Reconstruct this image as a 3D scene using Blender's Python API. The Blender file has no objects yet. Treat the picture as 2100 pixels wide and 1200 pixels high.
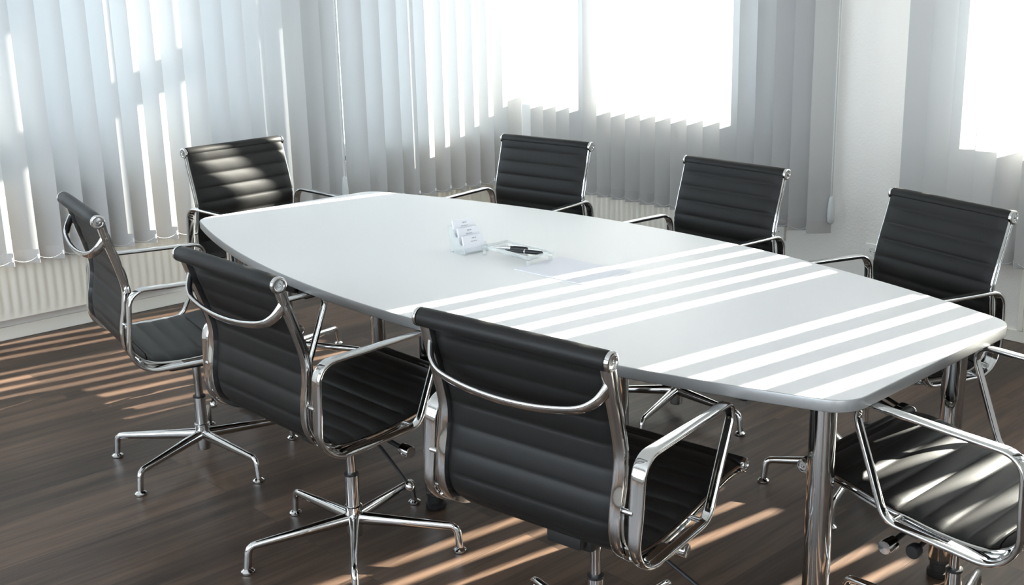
import bpy, bmesh, math, random
from mathutils import Vector, Matrix

random.seed(7)
PI = math.pi
scene = bpy.context.scene
COL = scene.collection

# ------------------------------------------------------------------ camera
F_PX, PITCH, ROLL, YAW = 2333.73, 0.25327, -0.00502, 0.76638
fw = Vector((math.cos(PITCH) * math.cos(YAW), math.cos(PITCH) * math.sin(YAW), -math.sin(PITCH)))
rt = Vector((math.sin(YAW), -math.cos(YAW), 0.0))
up = rt.cross(fw)
r2 = rt * math.cos(ROLL) + up * math.sin(ROLL)
u2 = up * math.cos(ROLL) - rt * math.sin(ROLL)
cam_data = bpy.data.cameras.new('camera')
cam_data.sensor_fit = 'HORIZONTAL'
cam_data.sensor_width = 36.0
cam_data.lens = F_PX / 2100.0 * 36.0
cam_data.shift_x = -171.84 / 2100.0
cam_data.shift_y = -38.80 / 2100.0
cam_data.clip_start = 0.05
cam = bpy.data.objects.new('camera', cam_data)
COL.objects.link(cam)
m = Matrix(((r2.x, u2.x, -fw.x, -2.41058), (r2.y, u2.y, -fw.y, -2.61516), (r2.z, u2.z, -fw.z, 1.61636), (0, 0, 0, 1)))
cam.matrix_world = m
scene.camera = cam

# ------------------------------------------------------------------ sky, sun, exposure
SUN_AZ, SUN_EL = math.radians(-7.9), math.radians(23.0)
world = bpy.data.worlds.new('sky')
scene.world = world
world.use_nodes = True
bg = world.node_tree.nodes['Background']
bg.inputs['Color'].default_value = (0.79, 0.90, 1.0, 1)
bg.inputs['Strength'].default_value = 2.7
sun_data = bpy.data.lights.new('sun', 'SUN')
sun_data.energy = 27.0
sun_data.angle = math.radians(0.53)
sun_data.color = (1.0, 0.93, 0.83)
sun = bpy.data.objects.new('sun', sun_data)
COL.objects.link(sun)
sdir = Vector((math.cos(SUN_EL) * math.cos(SUN_AZ), math.cos(SUN_EL) * math.sin(SUN_AZ), math.sin(SUN_EL)))
sun.rotation_euler = sdir.to_track_quat('Z', 'Y').to_euler()
sun.location = sdir * 20
vs = scene.view_settings
vs.view_transform = 'Standard'
vs.look = 'None'
vs.gamma = 1.0
vs.use_curve_mapping = False
vs.exposure = 1.17
scene.cycles.max_bounces = 10
scene.cycles.transmission_bounces = 8
scene.cycles.transparent_max_bounces = 12
scene.cycles.caustics_reflective = False
scene.cycles.caustics_refractive = False
scene.cycles.sample_clamp_indirect = 8.0


# ------------------------------------------------------------------ materials
def mat(name, color=(.8, .8, .8), rough=.5, metal=0.0, spec=.5):
    ma = bpy.data.materials.new(name)
    ma.use_nodes = True
    b = ma.node_tree.nodes['Principled BSDF']
    b.inputs['Base Color'].default_value = (*color, 1)
    b.inputs['Roughness'].default_value = rough
    b.inputs['Metallic'].default_value = metal
    b.inputs['Specular IOR Level'].default_value = spec
    return ma


def nd(ma, t, **kw):
    n = ma.node_tree.nodes.new(t)
    for k, v in kw.items():
        setattr(n, k, v)
    return n


def lk(ma, a, b):
    ma.node_tree.links.new(a, b)


def add_bump(ma, scale, strength, detail=3, dist=.002, coord='Object'):
    b = ma.node_tree.nodes['Principled BSDF']
    tc = nd(ma, 'ShaderNodeTexCoord')
    no = nd(ma, 'ShaderNodeTexNoise')
    no.inputs['Scale'].default_value = scale
    no.inputs['Detail'].default_value = detail
    bu = nd(ma, 'ShaderNodeBump')
    bu.inputs['Strength'].default_value = strength
    bu.inputs['Distance'].default_value = dist
    lk(ma, tc.outputs[coord], no.inputs['Vector'])
    lk(ma, no.outputs['Fac'], bu.inputs['Height'])
    lk(ma, bu.outputs['Normal'], b.inputs['Normal'])
    return no


M_CHROME = mat('polished_chrome', (.66, .66, .655), .07, 1.0)
M_LEATHER = mat('black_leather', (.011, .0106, .0102), .46, 0, .22)
add_bump(M_LEATHER, 420, .25, 2, .0006)
M_BLACK = mat('black_plastic', (.012, .012, .012), .5)
M_TOP = mat('white_laminate', (.82, .815, .815), .42, 0, .32)
M_EDGE = mat('grey_edge_band', (.36, .36, .36), .36, .45)
M_WALL = mat('woodchip_wallpaper', (.80, .775, .735), .8, 0, .2)
add_bump(M_WALL, 95, .45, 4, .003)
M_CEIL = mat('ceiling_paint', (.82, .81, .79), .9, 0, .1)
M_WHITE = mat('white_paint', (.86, .83, .75), .45)
M_FRAME = mat('window_frame_plastic', (.82, .82, .82), .35)
M_RAD = mat('radiator_enamel', (.86, .82, .73), .4)
M_PAPER = mat('white_paper', (.80, .80, .85), .7, 0, .2)
M_CARD = mat('card_stock', (.82, .82, .86), .6, 0, .2)
M_INK = mat('grey_ink', (.45, .45, .48), .7)
M_PLASTIC = mat('grey_plastic', (.58, .60, .60), .4)
M_BEAD = mat('white_bead', (.85, .85, .85), .35)
M_SOCKET = mat('socket_plastic', (.78, .77, .73), .35)
M_PEN = mat('pen_lacquer', (.012, .014, .016), .16)
M_SILVER = mat('brushed_silver', (.72, .74, .76), .2, 1.0)
M_HEADRAIL = mat('headrail_aluminium', (.75, .75, .75), .4, .5)


def slat_material(name, opaque):
    ma = bpy.data.materials.new(name)
    ma.use_nodes = True
    nt = ma.node_tree
    nt.nodes.clear()
    out = nd(ma, 'ShaderNodeOutputMaterial')
    di = nd(ma, 'ShaderNodeBsdfDiffuse')
    tr = nd(ma, 'ShaderNodeBsdfTranslucent')
    mx = nd(ma, 'ShaderNodeMixShader')
    di.inputs['Color'].default_value = (.50, .495, .49, 1)
    tr.inputs['Color'].default_value = (.60, .61, .62, 1)
    mx.inputs[0].default_value = opaque
    tc = nd(ma, 'ShaderNodeTexCoord')
    no = nd(ma, 'ShaderNodeTexNoise')
    no.inputs['Scale'].default_value = 1400
    bu = nd(ma, 'ShaderNodeBump')
    bu.inputs['Strength'].default_value = .15
    bu.inputs['Distance'].default_value = .0005
    lk(ma, tc.outputs['Object'], no.inputs['Vector'])
    lk(ma, no.outputs['Fac'], bu.inputs['Height'])
    lk(ma, bu.outputs['Normal'], di.inputs['Normal'])
    lk(ma, di.outputs[0], mx.inputs[1])
    lk(ma, tr.outputs[0], mx.inputs[2])
    lk(ma, mx.outputs[0], out.inputs[0])
    return ma


M_SLAT = slat_material('blind_fabric', .22)
M_HEM = slat_material('blind_hem_fabric', .07)


def glass_material(name, tint, gloss):
    ma = bpy.data.materials.new(name)
    ma.use_nodes = True
    nt = ma.node_tree
    nt.nodes.clear()
    out = nd(ma, 'ShaderNodeOutputMaterial')
    tr = nd(ma, 'ShaderNodeBsdfTransparent')
    tr.inputs['Color'].default_value = (*tint, 1)
    gl = nd(ma, 'ShaderNodeBsdfGlossy')
    gl.inputs['Roughness'].default_value = .03
    fr = nd(ma, 'ShaderNodeLayerWeight')
    fr.inputs['Blend'].default_value = .5
    mp = nd(ma, 'ShaderNodeMath', operation='POWER')
    mp.inputs[1].default_value = 4.0
    mm = nd(ma, 'ShaderNodeMath', operation='MULTIPLY_ADD')
    mm.inputs[1].default_value = gloss * .5
    mm.inputs[2].default_value = .035 * gloss
    mx = nd(ma, 'ShaderNodeMixShader')
    lk(ma, fr.outputs['Facing'], mp.inputs[0])
    lk(ma, mp.outputs[0], mm.inputs[0])
    lk(ma, mm.outputs[0], mx.inputs[0])
    lk(ma, tr.outputs[0], mx.inputs[1])
    lk(ma, gl.outputs[0], mx.inputs[2])
    lk(ma, mx.outputs[0], out.inputs[0])
    return ma


M_GLASS = glass_material('window_glass', (.96, .98, .97), 1.0)
def acrylic_edge():
    ma = glass_material('acrylic_edge', (.95, .97, .97), 2.2)
    nt = ma.node_tree
    out = [n for n in nt.nodes if n.type == 'OUTPUT_MATERIAL'][0]
    src = out.inputs[0].links[0].from_socket
    di = nd(ma, 'ShaderNodeBsdfDiffuse')
    di.inputs['Color'].default_value = (.88, .90, .90, 1)
    mx = nd(ma, 'ShaderNodeMixShader')
    mx.inputs[0].default_value = .24
    lk(ma, src, mx.inputs[1])
    lk(ma, di.outputs[0], mx.inputs[2])
    lk(ma, mx.outputs[0], out.inputs[0])
    return ma


M_ACEDGE = acrylic_edge()
M_ACRYL = glass_material('clear_acrylic', (.975, .985, .985), 1.1)


def floor_material():
    ma = mat('dark_wood_laminate', (.06, .045, .035), .40, 0, .36)
    b = ma.node_tree.nodes['Principled BSDF']
    tc = nd(ma, 'ShaderNodeTexCoord')
    mp = nd(ma, 'ShaderNodeMapping')
    mp.inputs['Location'].default_value = (.31, -.011, 0)
    lk(ma, tc.outputs['Object'], mp.inputs['Vector'])
    br = nd(ma, 'ShaderNodeTexBrick')
    br.offset = .37
    br.inputs['Color1'].default_value = (0, 0, 0, 1)
    br.inputs['Color2'].default_value = (1, 1, 1, 1)
    br.inputs['Mortar'].default_value = (.5, .5, .5, 1)
    br.inputs['Scale'].default_value = 1
    br.inputs['Mortar Size'].default_value = .0012
    br.inputs['Mortar Smooth'].default_value = .2
    br.inputs['Brick Width'].default_value = 1.28
    br.inputs['Row Height'].default_value = .154
    br.inputs['Bias'].default_value = 0
    lk(ma, mp.outputs[0], br.inputs['Vector'])
    # grain, shifted board by board
    sh = nd(ma, 'ShaderNodeVectorMath', operation='MULTIPLY_ADD')
    sh.inputs[1].default_value = (37, 19, 5)
    lk(ma, br.outputs['Color'], sh.inputs[0])
    lk(ma, tc.outputs['Object'], sh.inputs[2])
    st = nd(ma, 'ShaderNodeMapping')
    st.inputs['Scale'].default_value = (1.6, 26, 1)
    lk(ma, sh.outputs[0], st.inputs['Vector'])
    n1 = nd(ma, 'ShaderNodeTexNoise')
    n1.inputs['Scale'].default_value = 1.0
    n1.inputs['Detail'].default_value = 6
    n1.inputs['Roughness'].default_value = .62
    lk(ma, st.outputs[0], n1.inputs['Vector'])
    st2 = nd(ma, 'ShaderNodeMapping')
    st2.inputs['Scale'].default_value = (5, 130, 1)
    lk(ma, sh.outputs[0], st2.inputs['Vector'])
    n2 = nd(ma, 'ShaderNodeTexNoise')
    n2.inputs['Scale'].default_value = 1.0
    n2.inputs['Detail'].default_value = 4
    lk(ma, st2.outputs[0], n2.inputs['Vector'])
    a1 = nd(ma, 'ShaderNodeMath', operation='MULTIPLY_ADD')
    a1.inputs[1].default_value = .72
    lk(ma, n1.outputs['Fac'], a1.inputs[0])
    a2 = nd(ma, 'ShaderNodeMath', operation='MULTIPLY_ADD')
    a2.inputs[1].default_value = .22
    lk(ma, n2.outputs['Fac'], a2.inputs[0])
    a3 = nd(ma, 'ShaderNodeMath', operation='MULTIPLY')
    a3.inputs[1].default_value = .24
    lk(ma, br.outputs['Color'], a3.inputs[0])
    lk(ma, a3.outputs[0], a2.inputs[2])
    lk(ma, a2.outputs[0], a1.inputs[2])
    cr = nd(ma, 'ShaderNodeValToRGB')
    el = cr.color_ramp.elements
    el[0].position = .36
    el[0].color = (.019, .0125, .009, 1)
    el[1].position = .74
    el[1].color = (.118, .073, .049, 1)
    e = el.new(.55)
    e.color = (.054, .0335, .023, 1)
    lk(ma, a1.outputs[0], cr.inputs[0])
    jm = nd(ma, 'ShaderNodeMixRGB')
    jm.inputs['Color2'].default_value = (.035, .026, .02, 1)
    lk(ma, br.outputs['Fac'], jm.inputs['Fac'])
    lk(ma, cr.outputs[0], jm.inputs['Color1'])
    lk(ma, jm.outputs[0], b.inputs['Base Color'])
    bu = nd(ma, 'ShaderNodeBump')
    bu.inputs['Strength'].default_value = .12
    bu.inputs['Distance'].default_value = .001
    lk(ma, n2.outputs['Fac'], bu.inputs['Height'])
    lk(ma, bu.outputs['Normal'], b.inputs['Normal'])
    return ma


M_FLOOR = floor_material()


# ------------------------------------------------------------------ mesh helpers
def V(*a):
    return Vector(a)


def add_box(bm, lo, hi, mi=0, M=None, bev=0):
    vs_ = []
    for x in (lo[0], hi[0]):
        for y in (lo[1], hi[1]):
            for z in (lo[2], hi[2]):
                p = Vector((x, y, z))
                vs_.append(bm.verts.new(M @ p if M else p))
    fs = []
    for idx in ((0, 1, 3, 2), (4, 6, 7, 5), (0, 4, 5, 1), (2, 3, 7, 6), (0, 2, 6, 4), (1, 5, 7, 3)):
        f = bm.faces.new([vs_[i] for i in idx])
        f.material_index = mi
        fs.append(f)
    if bev:
        es = list({e for f in fs for e in f.edges})
        r = bmesh.ops.bevel(bm, geom=es, offset=bev, segments=2, affect='EDGES', profile=.5)
        for f in r['faces']:
            f.material_index = mi
    return fs


def add_ring_surface(bm, rings, closed_ring=True, closed_path=False, caps=True, mi=0, smooth=True):
    vr = [[bm.verts.new(p) for p in ring] for ring in rings]
    n = len(vr[0])
    cnt = len(vr)
    for i in range(cnt if closed_path else cnt - 1):
        a, b = vr[i], vr[(i + 1) % cnt]
        for j in range(n if closed_ring else n - 1):
            k = (j + 1) % n
            f = bm.faces.new((a[j], a[k], b[k], b[j]))
            f.smooth = smooth
            f.material_index = mi
    if caps and not closed_path and closed_ring:
        for ring, rev in ((vr[0], True), (vr[-1], False)):
            f = bm.faces.new(list(reversed(ring)) if rev else ring)
            f.material_index = mi
    return vr


def add_tube(bm, pts, rad, n=12, closed=False, mi=0, flat=None, caps=True):
    """tube along 3-D points; rad is a number or one radius per point; flat = (across, along up) factors"""
    pts = [Vector(p) for p in pts]
    rads = rad if isinstance(rad, (list, tuple)) else [rad] * len(pts)
    rings = []
    nrm = None
    cnt = len(pts)
    for i, p in enumerate(pts):
        if closed:
            t = pts[(i + 1) % cnt] - pts[i - 1]
        else:
            t = pts[min(i + 1, cnt - 1)] - pts[max(i - 1, 0)]
        t.normalize()
        if nrm is None:
            ref = Vector((0, 0, 1)) if abs(t.z) < .9 else Vector((1, 0, 0))
            nrm = (ref - t * ref.dot(t)).normalized()
        else:
            nrm = (nrm - t * nrm.dot(t)).normalized()
        b = t.cross(nrm)
        fa, fb = flat or (1, 1)
        rings.append([p + nrm * math.cos(2 * PI * j / n) * rads[i] * fb + b * math.sin(2 * PI * j / n) * rads[i] * fa for j in range(n)])
    return add_ring_surface(bm, rings, True, closed, caps, mi)


def add_lathe(bm, prof, n=24, M=None, mi=0, caps=True):
    """prof: (radius, height) list, around local z"""
    rings = []
    for r, z in prof:
        ring = []
        for j in range(n):
            p = Vector((r * math.cos(2 * PI * j / n), r * math.sin(2 * PI * j / n), z))
            ring.append(M @ p if M else p)
        rings.append(ring)
    return add_ring_surface(bm, rings, True, False, caps, mi)


def catmull(pts, sub=6):
    out = []
    n = len(pts)
    P = [Vector(p) for p in pts]
    for i in range(n - 1):
        p0, p1, p2, p3 = P[max(i - 1, 0)], P[i], P[i + 1], P[min(i + 2, n - 1)]
        for s in range(sub):
            t = s / sub
            out.append(.5 * ((2 * p1) + (p2 - p0) * t + (2 * p0 - 5 * p1 + 4 * p2 - p3) * t * t + (3 * p1 - p0 - 3 * p2 + p3) * t ** 3))
    out.append(P[-1])
    return out


def round_poly(pts, radii, seg=8, closed=True):
    """polygon with rounded corners (2-D)"""
    P = [Vector(p) for p in pts]
    n = len(P)
    out = []
    for i in range(n):
        r = radii[i]
        if r <= 0 or (not closed and i in (0, n - 1)):
            out.append(P[i].copy())
            continue
        a = (P[i - 1] - P[i]).normalized()
        b = (P[(i + 1) % n] - P[i]).normalized()
        ang = math.acos(max(-1, min(1, a.dot(b))))
        d = r / math.tan(ang / 2)
        c = P[i] + (a + b).normalized() * (r / math.sin(ang / 2))
        s, e = P[i] + a * d - c, P[i] + b * d - c
        a0, a1 = math.atan2(s.y, s.x), math.atan2(e.y, e.x)
        da = (a1 - a0 + PI) % (2 * PI) - PI
        for k in range(seg + 1):
            t = a0 + da * k / seg
            out.append(c + Vector((math.cos(t), math.sin(t))) * r)
    return out


def resample(pts, step):
    L = [0]
    for a, b in zip(pts, pts[1:]):
        L.append(L[-1] + (b - a).length)
    n = max(2, int(round(L[-1] / step)) + 1)
    out = []
    j = 0
    for i in range(n):
        s = L[-1] * i / (n - 1)
        while j < len(pts) - 2 and L[j + 1] < s:
            j += 1
        d = L[j + 1] - L[j]
        out.append(pts[j].lerp(pts[j + 1], (s - L[j]) / d if d > 1e-9 else 0))
    return out, L[-1]


def sweep_yz(bm, path, section, xc, closed=False, mi=0, smooth=True, scale=None):
    """path of (y, z); section of (x offset, normal offset)"""
    n = len(path)
    rings = []
    for i, p in enumerate(path):
        if closed:
            t = path[(i + 1) % n] - path[i - 1]
        else:
            t = path[min(i + 1, n - 1)] - path[max(i - 1, 0)]
        t = t.normalized()
        nn = Vector((-t.y, t.x))
        sc = scale(i / n) if scale else 1.0
        rings.append([Vector((xc + u * sc, p.x + nn.x * v, p.y + nn.y * v)) for u, v in section])
    return add_ring_surface(bm, rings, True, closed, True, mi, smooth)


def make(name, bm, mats, parent=None, smooth_angle=None):
    bmesh.ops.recalc_face_normals(bm, faces=bm.faces[:])
    me = bpy.data.meshes.new(name)
    bm.to_mesh(me)
    bm.free()
    for mm in (mats if isinstance(mats, (list, tuple)) else [mats]):
        me.materials.append(mm)
    if smooth_angle is not None:
        for p in me.polygons:
            p.use_smooth = True
        me.set_sharp_from_angle(angle=math.radians(smooth_angle))
    o = bpy.data.objects.new(name, me)
    COL.objects.link(o)
    if parent:
        o.parent = parent
    return o


def empty(name, loc=(0, 0, 0), rz=0.0):
    o = bpy.data.objects.new(name, None)
    o.empty_display_size = .1
    o.location = loc
    o.rotation_euler = (0, 0, rz)
    COL.objects.link(o)
    return o


def tag(o, label, cat, group=None):
    o['label'] = label
    o['category'] = cat
    if group:
        o['group'] = group
    return o


def struct(o):
    o['kind'] = 'structure'
    return o


def copy_tree(o, parent=None):
    c = o.copy()
    COL.objects.link(c)
    if parent:
        c.parent = parent
    for ch in list(o.children):
        copy_tree(ch, c)
    return c


# ------------------------------------------------------------------ room shell
XR, YB, ZC = 2.51, 2.885, 2.98        # right wall, back wall, ceiling
XL, YF = -4.3, -4.3
WT = .30                              # wall thickness

bm = bmesh.new()
add_box(bm, (XL - .3, YF - .3, -.12), (XR + WT, YB + WT, 0))
struct(make('floor', bm, M_FLOOR))
bm = bmesh.new()
add_box(bm, (XL - .3, YF - .3, ZC), (XR + WT, YB + WT, ZC + .2))
struct(make('ceiling', bm, M_CEIL))


def wall_boxes(bm, axis, at, thick, a0, a1, holes, z1):
    """a wall along one axis with rectangular openings (a_lo, a_hi, z_lo, z_hi)"""
    def bx(s0, s1, za, zb):
        if s1 - s0 < 1e-6 or zb - za < 1e-6:
            return
        if axis == 'y':
            add_box(bm, (min(at, at + thick), s0, za), (max(at, at + thick), s1, zb))
        else:
            add_box(bm, (s0, min(at, at + thick), za), (s1, max(at, at + thick), zb))
    c = a0
    for lo, hi, zl, zh in sorted(holes):
        bx(c, lo, 0, z1)
        bx(lo, hi, 0, zl)
        bx(lo, hi, zh, z1)
        c = hi
    bx(c, a1, 0, z1)


# windows: (name, wall, from, to, mullions(list of (lo, hi)), transom)
ZS, ZT = .92, 2.86
W1 = (.88, 2.80)
W2 = (-2.22, -.24)
W3 = (-2.1, .92)
W4 = (1.20, 2.40)
bm = bmesh.new()
wall_boxes(bm, 'y', XR, WT, YF - .3, YB + WT, [(*W1, ZS, ZT), (*W2, ZS, ZT)], ZC)
struct(make('wall_right', bm, M_WALL))
bm = bmesh.new()
wall_boxes(bm, 'x', YB, WT, XL - .3, XR, [(*W3, .80, ZT), (*W4, .62, ZT)], ZC)
struct(make('wall_back', bm, M_WALL))
# the two walls behind the photographer, with unseen openings added for fill light
bm = bmesh.new()
wall_boxes(bm, 'y', XL, -.3, YF - .3, YB, [(-3.8, 2.4, .60, 2.45)], ZC)
struct(make('wall_left', bm, M_WALL))
bm = bmesh.new()
wall_boxes(bm, 'x', YF, -.3, XL, XR, [(-3.4, -1.6, .85, 2.35)], ZC)
struct(make('wall_front', bm, M_WALL))


def window(name, axis, at, lo, hi, zl, zh, mull, transom, rail=.075, depth=.06, off=.14):
    """frame, sashes and a pane set into an opening; at = inner wall face, off = set-back"""
    bm = bmesh.new()

    def bx(s0, s1, za, zb, d0=off, d1=off + depth):
        if axis == 'y':
            add_box(bm, (at + d0, s0, za), (at + d1, s1, zb), 0, None, .006)
        else:
            add_box(bm, (s0, at + d0, za), (s1, at + d1, zb), 0, None, .006)
    bx(lo, hi, zl, zl + rail)
    bx(lo, hi, zh - rail, zh)
    bx(lo, lo + rail, zl + rail, zh - rail)
    bx(hi - rail, hi, zl + rail, zh - rail)
    for a, b in mull:
        bx(a, b, zl + rail, zh - rail, off - .005, off + depth + .01)
    if transom:
        bx(lo + rail, hi - rail, transom[0], transom[1], off - .002, off + depth + .006)
    fr = struct(make(name, bm, M_FRAME))
    bm = bmesh.new()
    g0, g1 = off + depth * .4, off + depth * .4 + .004
    if axis == 'y':
        add_box(bm, (at + g0, lo + .02, zl + .02), (at + g1, hi - .02, zh - .02))
    else:
        add_box(bm, (lo + .02, at + g0, zl + .02), (hi - .02, at + g1, zh - .02))
    make('pane', bm, M_GLASS, fr)
    bm = bmesh.new()
    if axis == 'y':
        add_box(bm, (at - .02, lo, zl - .03), (at + off, hi, zl), 0, None, .004)
    else:
        add_box(bm, (lo, at - .02, zl - .03), (hi, at + off, zl), 0, None, .004)
    make('sill', bm, M_WHITE, fr)
    return fr


window('window_1', 'y', XR, *W1, ZS, ZT, [(1.92, 2.07)], (2.20, 2.345))
window('window_2', 'y', XR, *W2, ZS, ZT, [(-1.34, -1.155)], (2.20, 2.345))
window('window_3', 'x', YB, *W3, .80, ZT, [(-.62, -.50)], None)
window('window_4', 'x', YB, *W4, .62, ZT, [], None)

bm = bmesh.new()
add_box(bm, (XL, YB - .016, 0), (XR - .016, YB, .063), 0, None, .003)
struct(make('baseboard_back', bm, M_WHITE))
bm = bmesh.new()
add_box(bm, (XR - .016, YF, 0), (XR, YB - .016, .055), 0, None, .003)
struct(make('baseboard_right', bm, M_WHITE))
# shallow boxed-in panel low on the right wall
bm = bmesh.new()
add_box(bm, (XR - .022, -.585, .055), (XR, -.560, .88), 0, None, .003)
struct(make('trim_1', bm, M_WHITE))
bm = bmesh.new()
add_box(bm, (XR - .018, -2.4, .055), (XR, -.585, .075), 0, None, .003)
struct(make('trim_2', bm, M_WHITE))


# ------------------------------------------------------------------ table
TL, TWE, TWM, TZ, TT = 2.8593, .7956, 1.3176, .74, .028


def table_outline(inset=0.0, n=40):
    def xs(y):
        return TWM / 2 - (TWM - TWE) / 2 * (2 * y / TL) ** 2
    right = [Vector((xs(y), y)) for y in [-TL / 2 + TL * i / n for i in range(n + 1)]]
    left = [Vector((-p.x, p.y)) for p in reversed(right)]
    pts = right + left
    rad = [0.0] * len(pts)
    # corners: round by fillet between the curved side and the straight end
    rc = .085
    k = len(right)
    out = []
    def fillet(prev, cor, nxt):
        return round_poly([prev, cor, nxt], [0, rc, 0], 8, False)[1:-1]
    side_r = [p for p in right if abs(p.y) < TL / 2 - rc * 1.3]
    side_l = [p for p in left if abs(p.y) < TL / 2 - rc * 1.3]
    e = TL / 2
    out += side_r
    out += fillet(side_r[-1], Vector((TWE / 2, e)), Vector((0, e)))
    out += fillet(Vector((0, e)), Vector((-TWE / 2, e)), side_l[0])
    out += side_l
    out += fillet(side_l[-1], Vector((-TWE / 2, -e)), Vector((0, -e)))
    out += fillet(Vector((0, -e)), Vector((TWE / 2, -e)), side_r[0])
    if inset:
        m_ = len(out)
        res = []
        for i in range(m_):
            t = (out[(i + 1) % m_] - out[i - 1]).normalized()
            res.append(out[i] + Vector((-t.y, t.x)) * inset)
        out = res
    return out


table = empty('conference_table', (0, 0, 0))
tag(table, 'white boat-shaped conference table on chrome legs with black chairs all around', 'table')
bm = bmesh.new()
inner = table_outline(.0025)
ring_t = [bm.verts.new((p.x, p.y, TZ)) for p in inner]
ring_b = [bm.verts.new((p.x, p.y, TZ - TT)) for p in inner]
bm.faces.new(ring_t)
bm.faces.new(list(reversed(ring_b)))
nn_ = len(inner)
for i in range(nn_):
    j = (i + 1) % nn_
    bm.faces.new((ring_b[i], ring_b[j], ring_t[j], ring_t[i]))
make('tabletop', bm, M_TOP, table)
bm = bmesh.new()
o0, o1, o2 = table_outline(.0025), table_outline(.0006), table_outline(-.0002)
rings = [[V(p.x, p.y, TZ - TT - .001) for p in o0], [V(p.x, p.y, TZ - TT + .0003) for p in o1], [V(p.x, p.y, TZ - TT + .002) for p in o2],
         [V(p.x, p.y, TZ - .003) for p in o2], [V(p.x, p.y, TZ - .0008) for p in o1], [V(p.x, p.y, TZ) for p in o0]]
add_ring_surface(bm, rings, True, False, False)
make('edge_band', bm, M_EDGE, table, 40)
LX, LY, MX = .3175, 1.313, .4287
for x, y in ((.272, 1.247), (-LX, LY), (LX, -LY), (-LX, -LY), (MX, 0.0), (-.381, .046)):
    bm = bmesh.new()
    Mx = Matrix.Translation((x, y, 0))
    add_lathe(bm, [(.0305, .055), (.0315, .058), (.0315, TZ - TT)], 32, Mx)
    lg = make('leg', bm, M_CHROME, table, 40)
    bm = bmesh.new()
    add_lathe(bm, [(.031, 0), (.033, .004), (.033, .016), (.026, .020), (.026, .042), (.030, .046), (.030, .056)], 32, Mx)
    make('foot', bm, M_BLACK, lg, 40)
    bm = bmesh.new()
    add_box(bm, (x - .06, y - .06, TZ - TT - .006), (x + .06, y + .06, TZ - TT - .0005), 0, None, .002)
    make('mounting_plate', bm, M_BLACK, lg)


# ------------------------------------------------------------------ chairs
TOP_C, FRONT_C = Vector((-.318, .917)), Vector((.283, .479))      # centres of the two cross tubes
CH_PATH = catmull([(-.306, .921), (-.287, .85), (-.263, .77), (-.247, .70), (-.250, .64), (-.260, .58), (-.260, .53), (-.241, .487),
                   (-.200, .459), (-.14, .449), (-.05, .450), (.05, .461), (.13, .475), (.20, .486), (.25, .486), (.283, .479)], 8)
CH_PATH = [Vector((p.x, p.y)) for p in CH_PATH]
XW = .2345      # half distance between the side frames


def superellipse(a, b, n=16, e=2.6):
    out = []
    for j in range(n):
        t = 2 * PI * j / n
        c, s = math.cos(t), math.sin(t)
        out.append((a * math.copysign(abs(c) ** (2 / e), c), b * math.copysign(abs(s) ** (2 / e), s)))
    return out


def leather_panel(s0, s1, pitch, phase):
    """quilted sling between arc lengths s0 and s1 of the side profile"""
    pts, L = resample(CH_PATH, .0048)
    n = len(pts)
    sel = [i for i in range(n) if s0 <= L * i / (n - 1) <= s1]
    bm = bmesh.new()
    xs = [-1, -.985, -.95, -.84, -.66, -.44, -.22, 0, .22, .44, .66, .84, .95, .985, 1]
    front, back = [], []
    for i in sel:
        s = L * i / (n - 1)
        t = (pts[min(i + 1, n - 1)] - pts[max(i - 1, 0)]).normalized()
        nr = Vector((t.y, -t.x))      # towards the sitter side
        if nr.y < 0 and abs(nr.y) > abs(nr.x):
            nr = -nr
        if nr.x < 0 and abs(nr.x) >= abs(nr.y):
            nr = -nr
        u = ((s - phase) / pitch) % 1.0
        puff = abs(math.sin(PI * u)) ** .42
        fr, bk = [], []
        for x in xs:
            ex = 1 - max(0, (abs(x) - .91) / .09) ** 2 * .7
            th = (.0052 + .0070 * puff * (1 - max(0, (abs(x) - .84) / .16) * .75)) * ex
            fr.append(V(x * .2405, pts[i].x + nr.x * th, pts[i].y + nr.y * th))
            bk.append(V(x * .2215, pts[i].x - nr.x * th * .9, pts[i].y - nr.y * th * .9))
        front.append(fr)
        back.append(list(reversed(bk)))
    rings = [f + b for f, b in zip(front, back)]
    add_ring_surface(bm, rings, True, False, True)
    return bm


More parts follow.
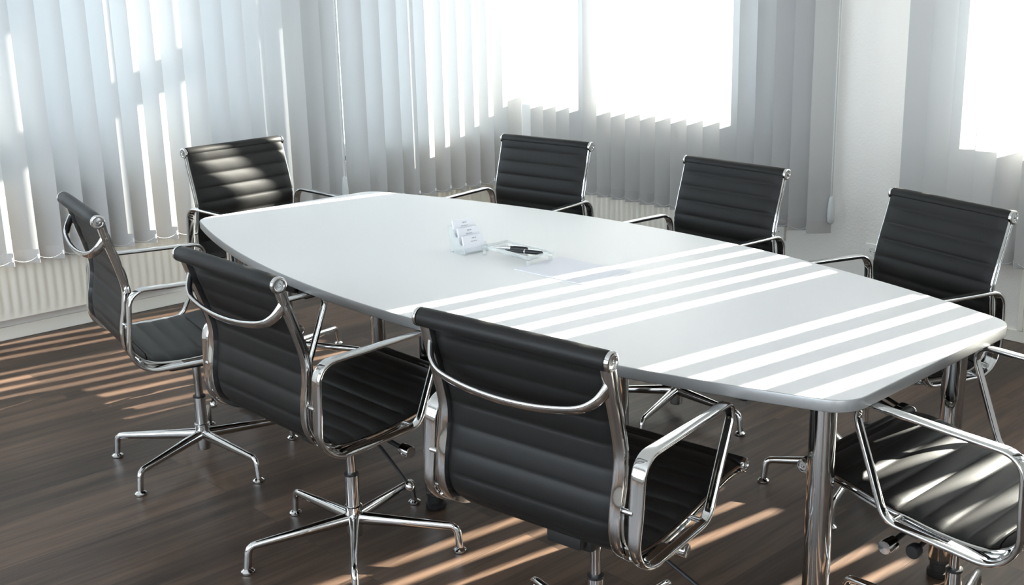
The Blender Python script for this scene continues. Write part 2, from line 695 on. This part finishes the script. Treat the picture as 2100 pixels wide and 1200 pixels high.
def build_chair():
    root = empty('office_chair')
    pts, L = resample(CH_PATH, .0048)
    # split the sling where back meets seat
    s_split = 0
    acc = 0
    for a, b in zip(CH_PATH, CH_PATH[1:]):
        acc += (b - a).length
        if b.x > -.215 and b.y < .48:
            s_split = acc
            break
    upper = []
    bm = leather_panel(.006, s_split, .0565, .046)
    # roll of leather around the top tube
    c = TOP_C
    rings = []
    for x, r in ((-.2405, .0165), (-.2395, .0195), (-.234, .0212), (-.15, .0218), (0, .0214), (.15, .0218), (.234, .0212), (.2395, .0195), (.2405, .0165)):
        rings.append([V(x, c.x + r * math.cos(2 * PI * j / 24), c.y + r * math.sin(2 * PI * j / 24)) for j in range(24)])
    add_ring_surface(bm, rings)
    upper.append(make('backrest', bm, M_LEATHER, root, 60))
    bm = leather_panel(s_split - .002, L - .010, .0565, s_split + .02)
    c = FRONT_C
    rings = []
    for x, r in ((-.2405, .0135), (-.2395, .0165), (-.234, .018), (0, .018), (.234, .018), (.2395, .0165), (.2405, .0135)):
        rings.append([V(x, c.x + r * math.cos(2 * PI * j / 24), c.y + r * math.sin(2 * PI * j / 24)) for j in range(24)])
    add_ring_surface(bm, rings)
    upper.append(make('seat', bm, M_LEATHER, root, 60))
    # side frames with their end caps
    fpath, _ = resample(CH_PATH, .010)
    for s in (1, -1):
        sec = [(-.0150, -.0155), (-.0125, -.0175), (.0085, -.0175), (.0110, -.0155), (.0110, -.0090), (.0085, -.0072), (.0025, -.006), (.0025, .006), (.0085, .0072),
               (.0110, .0090), (.0110, .0155), (.0085, .0175), (-.0125, .0175), (-.0150, .0155)]
        sec = [(u * s, v * .58 - .0092) for u, v in sec]
        bm = bmesh.new()
        sweep_yz(bm, fpath, sec, XW * s)
        fr = make('side_frame', bm, M_CHROME, root, 38)
        upper.append(fr)
        for cc, r in ((TOP_C, .0215), (FRONT_C, .0175)):
            bm = bmesh.new()
            Mx = Matrix.Translation((s * (XW + .0105), cc.x, cc.y)) @ Matrix.Rotation(s * PI / 2, 4, 'Y')
            add_lathe(bm, [(r * .96, -.0045), (r, -.0035), (r, .0015), (r * .93, .0045), (r * .80, .0055), (r * .64, .0050), (r * .60, .0028), (r * .28, .0028), (r * .24, .0005), (0.0005, .0005)], 28, Mx)
            make('end_cap', bm, M_CHROME, fr, 35)
    # arm loops
    poly = round_poly([(.150, .702), (-.256, .702), (-.2745, .436), (.040, .444)], [.034, .050, .085, .050], 10)
    # close spacing along the loop
    lp = poly + [poly[0]]
    lp2, _ = resample(lp, .010)
    lp2 = lp2[:-1]

    def arm_width(f):
        p = lp2[int(round(f * len(lp2))) % len(lp2)]
        rear = min(1, max(0, (-p.x - .02) / .20))
        high = min(1, max(0, (p.y - .47) / .10))
        return .80 + .36 * rear * high + .12 * (1 - rear) * (p.y > .69)
    for s in (1, -1):
        bm = bmesh.new()
        sweep_yz(bm, lp2, superellipse(.0150, .0062, 20, 3.4), s * .2755, True, scale=arm_width)
        am = make('arm', bm, M_CHROME, root, 60)
        upper.append(am)
        # short pins that tie the arm loop to the side frame
        # curved web that closes the lower rear corner between arm loop and side frame
        web = [p for p in lp2 if p.x < -.105 and p.y < .505]
        bm = bmesh.new()
        sweep_yz(bm, [Vector((p.x + .004 * (p.x < -.2), p.y + .003)) for p in web], [(-.013, -.0022), (.013, -.0022), (.013, .0022), (-.013, .0022)], s * .2565, False, 0, False)
        Mx = Matrix.Translation((s * .2565, -.2485, .4735)) @ Matrix.Rotation(math.radians(-128), 4, 'X')
        add_lathe(bm, [(.0045, -.001), (.0045, .0075), (.0035, .0085), (.001, .0085)], 12, Mx)
        make('corner_plate', bm, M_CHROME, am, 40)
        for (y, z) in ((-.2665, .585), (-.235, .466), (.02, .449)):
            bm = bmesh.new()
            add_tube(bm, [(s * (XW + .002), y, z), (s * .270, y, z)], .0062, 12)
            make('connecting_pin', bm, M_CHROME, am, 40)
    # back handle
    half = [(-.2315, -.298, .866), (-.2245, -.309, .846), (-.211, -.321, .826), (-.180, -.332, .808), (-.12, -.338, .796), (-.06, -.341, .790), (0, -.342, .788)]
    full = half + [(-x, y, z) for x, y, z in reversed(half[:-1])]
    bm = bmesh.new()
    add_tube(bm, catmull(full, 5), .0130, 16, flat=(.52, 1.0))
    upper.append(make('back_handle', bm, M_CHROME, root, 60))
    # black spreader plates under the seat and the tilt mechanism
    for s in (1, -1):
        for y0, y1 in ((-.13, -.06), (.05, .12)):
            bm = bmesh.new()
            q = [V(s * .225, y0, .445 + (.01 if y0 > 0 else 0)), V(s * .225, y0 + .045, .446 + (.01 if y0 > 0 else 0)), V(s * .05, y1 * .45 + .03, .402), V(s * .05, y1 * .45 - .03, .402)]
            a = [bm.verts.new(p) for p in q]
            b = [bm.verts.new(p - V(0, 0, .016)) for p in q]
            bm.faces.new(a)
            bm.faces.new(list(reversed(b)))
            for i in range(4):
                bm.faces.new((a[i], b[i], b[(i + 1) % 4], a[(i + 1) % 4]))
            upper.append(make('seat_spreader', bm, M_BLACK, root))
    bm = bmesh.new()
    add_box(bm, (-.062, -.105, .352), (.062, .115, .418), 0, None, .010)
    add_box(bm, (-.048, -.130, .366), (.048, -.095, .412), 0, None, .006)
    add_box(bm, (-.040, .10, .330), (.040, .16, .385), 0, None, .010)
    mech = make('tilt_mechanism', bm, M_BLACK, root, 40)
    for p0, p1 in (((.05, .045, .362), (.19, .049, .346)), ((-.05, .062, .362), (-.188, .062, .345))):
        bm = bmesh.new()
        add_tube(bm, [p0, p1], .007, 12)
        make('rod', bm, M_BLACK, mech, 40)
    for s, y in ((1, .049), (-1, .062)):
        bm = bmesh.new()
        Mx = Matrix.Translation((s * .185, y, .345)) @ Matrix.Rotation(s * PI / 2, 4, 'Y')
        add_lathe(bm, [(.012, 0), (.0175, .002), (.0175, .036), (.0155, .039), (.002, .0385)], 24, Mx)
        make('tension_knob', bm, M_CHROME, mech, 40)
    bm = bmesh.new()
    add_tube(bm, [(-.05, .012, .360), (-.165, .012, .340)], .006, 12)
    Mx = Matrix.Translation((-.165, .012, .340)) @ Matrix.Rotation(-PI / 2, 4, 'Y')
    add_lathe(bm, [(.008, -.012), (.016, -.002), (.0175, .004), (.0175, .018), (.015, .022), (.002, .0225)], 22, Mx)
    make('height_knob', bm, M_BLACK, mech, 40)
    bm = bmesh.new()
    lev = [(.055, .03, .372), (.10, .012, .366), (.20, -.012, .346), (.335, -.045, .314)]
    add_tube(bm, catmull(lev, 6), .0048, 10)
    lv = make('lift_lever', bm, M_BLACK, mech, 40)
    bm = bmesh.new()
    d = (Vector(lev[-1]) - Vector(lev[-2])).normalized()
    e = Vector(lev[-1])
    add_tube(bm, [e - d * .016, e - d * .008, e, e + d * .008, e + d * .013], [.006, .0105, .0125, .0105, .003], 14)
    make('lever_tip', bm, M_CHROME, lv, 60)
    # column
    bm = bmesh.new()
    add_lathe(bm, [(.0135, .20), (.0135, .292), (.0142, .294), (.0142, .355)], 24)
    col = make('gas_lift', bm, M_CHROME, root, 40)
    bm = bmesh.new()
    add_lathe(bm, [(.020, .12), (.020, .228), (.0185, .2285)], 28)
    make('outer_tube', bm, M_CHROME, col, 40)
    bm = bmesh.new()
    add_lathe(bm, [(.0205, .2275), (.0205, .234), (.0135, .235)], 28)
    make('collar', bm, M_BLACK, col, 40)
    bm = bmesh.new()
    add_lathe(bm, [(.018, .036), (.0225, .038), (.0235, .045), (.0235, .122), (.0255, .124), (.0255, .131), (.0205, .133)], 28)
    make('hub', bm, M_CHROME, col, 40)
    # five legs
    for k in range(5):
        a = 2 * PI * k / 5
        Mr = Matrix.Rotation(a, 4, 'Z')
        knee = round_poly([(.018, .092), (.306, .079), (.3135, .014)], [0, .020, 0], 7, False)
        pp, _ = resample([Vector((p.x, p.y)) for p in knee], .012)
        P3, R3 = [], []
        for p in pp:
            f = min(1, max(0, (p.x - .018) / .28))
            P3.append(Mr @ V(0, p.x, p.y))
            R3.append(.0195 * (1 - f) + .0112 * f)
        bm = bmesh.new()
        add_tube(bm, P3, R3, 16, flat=(.82, 1.0))
        lg = make('leg', bm, M_CHROME, root, 50)
        bm = bmesh.new()
        Mx = Mr @ Matrix.Translation((0, .3133, 0))
        add_lathe(bm, [(.0165, 0), (.0195, .002), (.0195, .007), (.014, .012), (.007, .0155), (.007, .022)], 20, Mx)
        make('glide', bm, M_CHROME, lg, 40)
    return root


CHAIRS = [
    # x, y, facing angle, tilt, roll, base phase, label
    (-.6975, .9365, -.1907, -.0188, 0, 69.9, 'black leather chair farthest left, showing its chrome side and half its seat'),
    (-.7063, .0138, .0078, .0283, 0, 19.0, 'black ribbed leather chair seen from behind, between leftmost chair and large foreground chair'),
    (-.6408, -.9057, .1691, .0011, .022, 67.0, 'large black ribbed leather chair seen from behind in the middle foreground'),
    (.0614, 1.5879, -1.4451, -.035, 0, 30.0, 'black leather chair at the far narrow end of the table, back lit before the blinds'),
    (.7146, .9422, 3.2701, -.0272, 0, 40.0, 'black leather chair across the table nearest the corner, behind the card holder'),
    (.7612, .0136, 3.1077, .0067, 0, 18.3, 'middle black leather chair of the three facing us across the table'),
    (.6508, -.8621, 2.8973, .027, 0, 28.8, 'black leather chair across the table with the bare wall and socket beside it'),
    (-.0223, -1.5145, 1.545, .0415, 0, 68.5, 'black leather chair at near table end, only its striped sunlit seat and chrome arms showing'),
]
UPPER = {'backrest', 'seat', 'side_frame', 'arm', 'back_handle', 'seat_spreader', 'tilt_mechanism'}
proto = build_chair()
chairs = []
for i, (x, y, th, tilt, roll, ph, lab) in enumerate(CHAIRS):
    ch = proto if i == 0 else copy_tree(proto)
    chairs.append(ch)
for ch, (x, y, th, tilt, roll, ph, lab) in zip(chairs, CHAIRS):
    ch.location = (x, y, 0)
    ch.rotation_euler = (0, 0, th - PI / 2)
    tag(ch, lab, 'chair', 'black leather chairs around the table')
    R = Matrix.Rotation(roll, 4, 'Y') @ Matrix.Rotation(tilt, 4, 'X')
    MU = Matrix.Translation((0, 0, .4)) @ R @ Matrix.Translation((0, 0, -.4))
    for c in ch.children:
        nm = c.name.split('.')[0]
        if nm in UPPER:
            c.matrix_local = MU
        elif nm == 'leg':
            c.matrix_local = Matrix.Rotation(math.radians(ph), 4, 'Z')


# ------------------------------------------------------------------ vertical blinds
Z_BOT, Z_TOP, SLAT_W = .378, 2.86, .127


def slat_mesh():
    """one fabric slat hanging from z = Z_TOP, gently bowed, width along local x, face towards -y"""
    bm = bmesh.new()
    nx = 6
    zs = [Z_BOT + .062, .8, 1.2, 1.6, 2.0, 2.4, Z_TOP]
    grid = []
    for z in zs:
        row = []
        for i in range(nx + 1):
            u = i / nx - .5
            row.append(bm.verts.new((u * SLAT_W, .004 * (1 - (2 * u) ** 2), z)))
        grid.append(row)
    for a, b in zip(grid, grid[1:]):
        for i in range(nx):
            f = bm.faces.new((a[i], a[i + 1], b[i + 1], b[i]))
            f.smooth = True
    me = bpy.data.meshes.new('slat')
    bm.to_mesh(me)
    bm.free()
    me.materials.append(M_SLAT)
    bm = bmesh.new()
    rings = []
    for i in range(nx + 1):
        u = i / nx - .5
        y = .004 * (1 - (2 * u) ** 2)
        rings.append([V(u * SLAT_W, y - .0008, Z_BOT), V(u * SLAT_W, y + .0008, Z_BOT), V(u * SLAT_W, y + .0007, Z_BOT + .062), V(u * SLAT_W, y - .0007, Z_BOT + .062)])
    add_ring_surface(bm, rings, True, False, True, 0, False)
    bmesh.ops.recalc_face_normals(bm, faces=bm.faces[:])
    mh = bpy.data.meshes.new('hem_weight')
    bm.to_mesh(mh)
    bm.free()
    mh.materials.append(M_HEM)
    return me, mh


ME_SLAT, ME_HEM = slat_mesh()


def bead(bm, p, r):
    top, bot = bm.verts.new((p.x, p.y, p.z + r)), bm.verts.new((p.x, p.y, p.z - r))
    mid = [bm.verts.new((p.x + r * math.cos(a * PI / 3), p.y + r * math.sin(a * PI / 3), p.z)) for a in range(6)]
    for a in range(6):
        bm.faces.new((mid[a], mid[(a + 1) % 6], top)).smooth = True
        bm.faces.new((mid[(a + 1) % 6], mid[a], bot)).smooth = True


def blind(name, label, origin, along, n, pitch, ang, cord_at=None, chain=True, turned=(), nudged=()):
    """slats at origin + k*pitch*along; ang = world rotation of the slat about z"""
    root = empty(name, origin)
    tag(root, label, 'blind', 'vertical blinds')
    ax = Vector((along[0], along[1], 0)).normalized()
    for k in range(n):
        s = bpy.data.objects.new('slat', ME_SLAT)
        COL.objects.link(s)
        s.parent = root
        s.location = ax * (k * pitch + dict(nudged).get(k, 0))
        s.rotation_euler = (0, 0, dict(turned).get(k, ang) + random.uniform(-.015, .015))
        h = bpy.data.objects.new('hem_weight', ME_HEM)
        COL.objects.link(h)
        h.parent = s
    bm = bmesh.new()
    e = ax * ((n - 1) * pitch)
    side = Vector((-ax.y, ax.x, 0))
    M_ = Matrix(((ax.x, side.x, 0, 0), (ax.y, side.y, 0, 0), (0, 0, 1, 0), (0, 0, 0, 1)))
    add_box(bm, (-.045, -.022, Z_TOP), ((n - 1) * pitch + .045, .022, Z_TOP + .04), 0, M_, .003)
    make('headrail', bm, M_HEADRAIL, root)
    if chain:
        bm = bmesh.new()
        dx = Vector((math.cos(ang), math.sin(ang), 0)) * (SLAT_W * .5 - .004)
        nrm = Vector((math.sin(ang), -math.cos(ang), 0)) * .004
        zc = Z_BOT + .034
        for k in range(n):
            c0 = ax * (k * pitch) + dx + nrm
            add_box(bm, (c0.x - .003, c0.y - .003, zc - .012), (c0.x + .003, c0.y + .003, zc + .006))
            if k < n - 1:
                c1 = ax * ((k + 1) * pitch) + dx + nrm
                for t in range(19):
                    f = (t + .5) / 19
                    p = c0.lerp(c1, f)
                    bead(bm, V(p.x, p.y, zc - .020 * 4 * f * (1 - f)), .0021)
        make('bottom_chain', bm, M_BEAD, root)
    if cord_at:
        cx, cy = cord_at
        loc = V(cx - origin[0], cy - origin[1], 0)
        bm = bmesh.new()
        for q, (dx_, dy_) in enumerate(((-.010, -.002), (0, .006), (.010, -.002))):
            z = .565
            while z < Z_TOP:
                bead(bm, loc + V(dx_ * .4, dy_ + dx_ * .8, z), .0023)
                z += .0062 if q != 1 else .005
        cd = make('control_chain', bm, M_BEAD, root)
        bm = bmesh.new()
        Mx = Matrix.Translation(loc)
        add_lathe(bm, [(.002, .428), (.010, .431), (.0165, .442), (.0190, .465), (.0180, .50), (.0145, .54), (.0105, .562), (.004, .570)], 20, Mx)
        make('cord_weight', bm, M_PLASTIC, cd, 60)
    return root


XBL, YBL = 2.375, 2.74
A_R = math.radians(90 + 49)          # right-wall slats: direction (-.766, .643)
A_B = -math.radians(36)                # back-wall slats: right edge into the room
blind('vertical_blind', 'pale gray vertical blind with bead chain, behind the leftmost chair', (-1.806, YBL, 0), (1, 0), 27, .1108, A_B, (1.112, 2.70))
blind('vertical_blind', 'cream sunlit vertical blind in the room corner, right of the bright gap', (1.231, YBL, 0), (1, 0), 11, .1165, A_B)
blind('vertical_blind', 'vertical blind over the blown-out double window, ending at the bare wall', (XBL, 2.561, 0), (0, -1), 20, .1115, A_R, (2.40, .391),
      turned=[(0, math.radians(90 + 5))], nudged=[(0, .010)])
blind('vertical_blind', 'vertical blind cut by the right frame edge behind the chair beside the socket', (XBL, -.053, 0), (0, -1), 20, .1155, math.radians(90 + 42),
      turned=[(k, math.radians(90 + 5)) for k in range(4)], nudged=[(3, .012), (2, .006)])


# ------------------------------------------------------------------ radiators
def radiator(name, label, origin, rz, length, zlo, zhi):
    """ribbed panel radiator; local x along the wall, front towards -y, back against the wall at y = 0"""
    root = empty(name, origin, rz)
    tag(root, label, 'radiator', 'ribbed panel radiators under the blinds')
    bm = bmesh.new()
    p = .0405
    n = int(length / p)
    rows = []
    prof = []
    prof.append((0.0, -.078))
    for k in range(n):
        x = k * p + (length - n * p) / 2
        prof += [(x + .004, -.078), (x + .012, -.0855), (x + .026, -.0855), (x + .034, -.078)]
    prof.append((length, -.078))
    zz = [zlo, zlo + .018, zlo + .05, zhi - .05, zhi - .018, zhi]
    for i, z in enumerate(zz):
        f = (0, 0, 1, 1, 0, 0)[i]
        rows.append([V(x, -.078 + (y + .078) * f, z) for x, y in prof])
    add_ring_surface(bm, rows, False, False, False)
    make('front_panel', bm, M_RAD, root, 50)
    bm = bmesh.new()
    add_box(bm, (0, -.072, zlo + .002), (length, -.070, zhi - .002), 0)
    add_box(bm, (0, -.034, zlo), (length, -.026, zhi), 0)
    make('back_panel', bm, M_RAD, root)
    for x0 in (-.004, length):
        bm = bmesh.new()
        add_box(bm, (x0, -.080, zlo + .004), (x0 + .004, -.020, zhi), 0, None, .001)
        make('side_cover', bm, M_RAD, root)
    bm = bmesh.new()
    x = .02
    while x < length - .02:
        add_box(bm, (x, -.072, zhi - .001), (x + .012, -.032, zhi + .003))
        x += .020
    add_box(bm, (0, -.078, zhi), (length, -.072, zhi + .004))
    add_box(bm, (0, -.032, zhi), (length, -.022, zhi + .004))
    make('top_grille', bm, M_RAD, root)
    for x0 in (.12, length - .16):
        bm = bmesh.new()
        add_box(bm, (x0, -.026, zlo + .05), (x0 + .035, -.001, zlo + .09), 0)
        add_box(bm, (x0, -.026, zhi - .09), (x0 + .035, -.001, zhi - .05), 0)
        make('wall_bracket', bm, M_RAD, root)
    return root


radiator('radiator', 'cream ribbed radiator under the left blind, behind the leftmost chair', (-1.30, YB, 0), 0, 1.52, .113, .70)
radiator('radiator', 'cream ribbed radiator seen in the room corner beside the armrest of the corner chair', (1.45, YB, 0), 0, .86, .113, .70)
radiator('radiator', 'cream ribbed radiator under the bright window between the corner chair and the middle chair', (XR, 2.62, 0), -PI / 2, 1.24, .113, .70)


# ------------------------------------------------------------------ wall sockets
def socket(label, y, z):
    root = empty('wall_socket', (XR, y, z))
    tag(root, label, 'socket', 'wall sockets')
    bm = bmesh.new()
    add_box(bm, (-.011, -.041, -.041), (0, .041, .041), 0, None, .004)
    make('cover_plate', bm, M_SOCKET, root)
    bm = bmesh.new()
    Mx = Matrix.Translation((-.011, 0, 0)) @ Matrix.Rotation(-PI / 2, 4, 'Y')
    add_lathe(bm, [(.024, -.001), (.024, .002), (.0205, .0022), (.0200, -.0008), (.001, -.0008)], 28, Mx)
    for dy in (-.0095, .0095):
        add_lathe(bm, [(.0028, -.0005), (.0028, .0002), (.0005, .0002)], 10, Mx @ Matrix.Translation((0, dy, 0)), 1)
    make('outlet', bm, [M_SOCKET, M_BLACK], root, 40)
    return root


socket('white socket on the bare wall, half hidden by the back of a chair', .205, .298)
socket('small white socket under the gray blind, peeping out behind the armrest of the middle chair', .775, .318)


# ------------------------------------------------------------------ things on the table
def slab(bm, y0, z0, y1, z1, x0, x1, th, mi=0):
    """leaning rectangular slab from (y0, z0) to (y1, z1) across x0..x1, thickness towards +y"""
    d = Vector((y1 - y0, z1 - z0)).normalized()
    nn2 = Vector((d.y, -d.x)) * th
    if nn2.x < 0:
        nn2 = -nn2
    q = [(y0, z0), (y1, z1), (y1 + nn2.x, z1 + nn2.y), (y0 + nn2.x, z0 + nn2.y)]
    rings = [[V(x, a, b) for a, b in q] for x in (x0, x1)]
    add_ring_surface(bm, rings, True, False, True, mi, False)


HX, HY, HR = -.042, .252, math.radians(-4)
holder = empty('card_holder', (HX, HY, TZ), HR)
tag(holder, 'clear plastic three-tier business card holder standing on the white table', 'card holder')
tiers = [(-.040, .006), (-.014, .028), (.012, .050)]
bm = bmesh.new()
for y, z in tiers:
    add_box(bm, (-.047, y - .006, z - .003), (.047, y + .020, z), 0)
make('shelf', bm, M_ACRYL, holder)
for k, (y, z) in enumerate(tiers):
    bm = bmesh.new()
    slab(bm, y - .006, z, y - .001, z + .016, -.047, .047, .0016)
    make('front_lip', bm, M_ACRYL, holder)
bm = bmesh.new()
slab(bm, .034, 0, .050, .088, -.047, .047, .002)
make('back_plate', bm, M_ACRYL, holder)
for x in (-.0475, .0455):
    bm = bmesh.new()
    q = [(-.046, 0), (-.046, .010), (-.034, .030), (-.020, .032), (-.008, .052), (.006, .054), (.018, .076), (.046, .086), (.036, 0)]
    rings = [[V(xx, a, b) for a, b in q] for xx in (x, x + .002)]
    add_ring_surface(bm, rings, True, False, True, 0, False)
    make('side_panel', bm, M_ACEDGE, holder)
for x in (-.0465, .0465):
    for y in (-.036, .026):
        bm = bmesh.new()
        add_lathe(bm, [(.0035, 0), (.0035, .003)], 10, Matrix.Translation((x, y, 0)))
        make('foot', bm, M_PLASTIC, holder)
CARD_LABELS = ['front stack of white business cards, lowest in the clear card holder',
               'middle stack of white business cards, half hidden in the clear card holder',
               'rear stack of white business cards, topmost in the clear card holder']
Mh = Matrix.Translation((HX, HY, TZ)) @ Matrix.Rotation(HR, 4, 'Z')
for (y, z), lab in zip(tiers, CARD_LABELS):
    bm = bmesh.new()
    yb, zb = y + .001, z + .0008
    yt, zt = yb + .014, zb + .053
    slab(bm, yb, zb, yt, zt, -.0425, .0425, .007)
    d = Vector((yt - yb, zt - zb)).normalized()
    nn2 = Vector((-d.y, d.x))      # out of the face, towards -y
    # printed lines, too small to read
    for row, (u0, parts_) in enumerate(((.78, ((.000, .010), (.012, .017))), (.60, ((-.006, .003), (.005, .013), (.0145, .019))))):
        for a, b in parts_:
            c0 = Vector((yb, zb)) + d * (.055 * u0) + nn2 * .0002
            c1 = c0 + d * (.0042 if row == 0 else .0028)
            vv = [bm.verts.new((xx, c.x, c.y)) for xx, c in ((a - .006, c0), (b - .006, c0), (b - .006, c1), (a - .006, c1))]
            f = bm.faces.new(vv)
            f.material_index = 1
    o = make('business_card_stack', bm, [M_CARD, M_INK])
    o.matrix_world = Mh
    tag(o, lab, 'business cards', 'business cards in the holder')

TX, TY, TR = .002, .062, math.radians(-2.5)
tray = empty('pen_tray', (TX, TY, TZ), TR)
tag(tray, 'clear acrylic pen tray on little feet beside the card holder', 'tray')
hx, hy = .054, .117
bm = bmesh.new()
add_box(bm, (-hx, -hy, .020), (hx, hy, .023), 0, None, .001)
make('tray_floor', bm, M_ACRYL, tray)
bm = bmesh.new()
for lo, hi in (((-hx, -hy, .023), (hx, -hy + .004, .033)), ((-hx, hy - .004, .023), (hx, hy, .033)),
               ((-hx, -hy + .004, .023), (-hx + .004, hy - .004, .033)), ((hx - .004, -hy + .004, .023), (hx, hy - .004, .033))):
    add_box(bm, lo, hi, 0, None, .0012)
make('rim', bm, M_ACEDGE, tray)
for x in (-hx + .007, hx - .007):
    for y in (-hy + .007, hy - .007):
        bm = bmesh.new()
        add_lathe(bm, [(.0055, 0), (.006, .001), (.006, .0195)], 16, Matrix.Translation((x, y, 0)))
        make('leg', bm, M_ACEDGE, tray, 40)


def pen(label, p0, p1, z, silver_front):
    a, b = Vector((p0[0], p0[1], TZ + z)), Vector((p1[0], p1[1], TZ + z))
    d = (b - a)
    L = d.length
    d.normalize()
    root = empty('pen', a, math.atan2(d.y, d.x))
    tag(root, label, 'pen', 'pens in the clear tray')
    My = Matrix.Rotation(PI / 2, 4, 'Y')
    bm = bmesh.new()
    add_lathe(bm, [(.0009, 0), (.0020, .006), (.0050, .026), (.0066, .045), (.0070, L * .52)], 18, My)
    make('barrel', bm, M_PEN if not silver_front else M_SILVER, root, 50)
    bm = bmesh.new()
    add_lathe(bm, [(.0075, L * .515), (.0075, L * .545)], 18, My)
    make('ring', bm, M_SILVER, root, 50)
    bm = bmesh.new()
    add_lathe(bm, [(.0071, L * .545), (.0071, L * .93), (.0058, L * .975), (.0018, L)], 18, My)
    make('cap', bm, M_PEN, root, 50)
    bm = bmesh.new()
    add_box(bm, (L * .62, -.0018, .0072), (L * .95, .0018, .0088), 0, None, .0004)
    add_box(bm, (L * .92, -.0018, .004), (L * .95, .0018, .0086), 0)
    make('clip', bm, M_SILVER, root)


pen('black and silver pen lying across the clear tray, tip towards the card holder', (-.038, .146), (.022, .030), .0306, True)
pen('black pen with a clip lying nearest the paper in the clear tray', (-.034, .080), (.016, -.046), .0306, False)

bm = bmesh.new()
add_box(bm, (-.105, -.1485, 0), (.105, .1485, .0028), 0, None, .0004)
pad = make('paper_stack', bm, M_PAPER)
pad.location = (.004, -.188, TZ)
pad.rotation_euler = (0, 0, math.radians(2.5))
tag(pad, 'thin stack of blank white paper on the table beside the clear tray', 'paper')
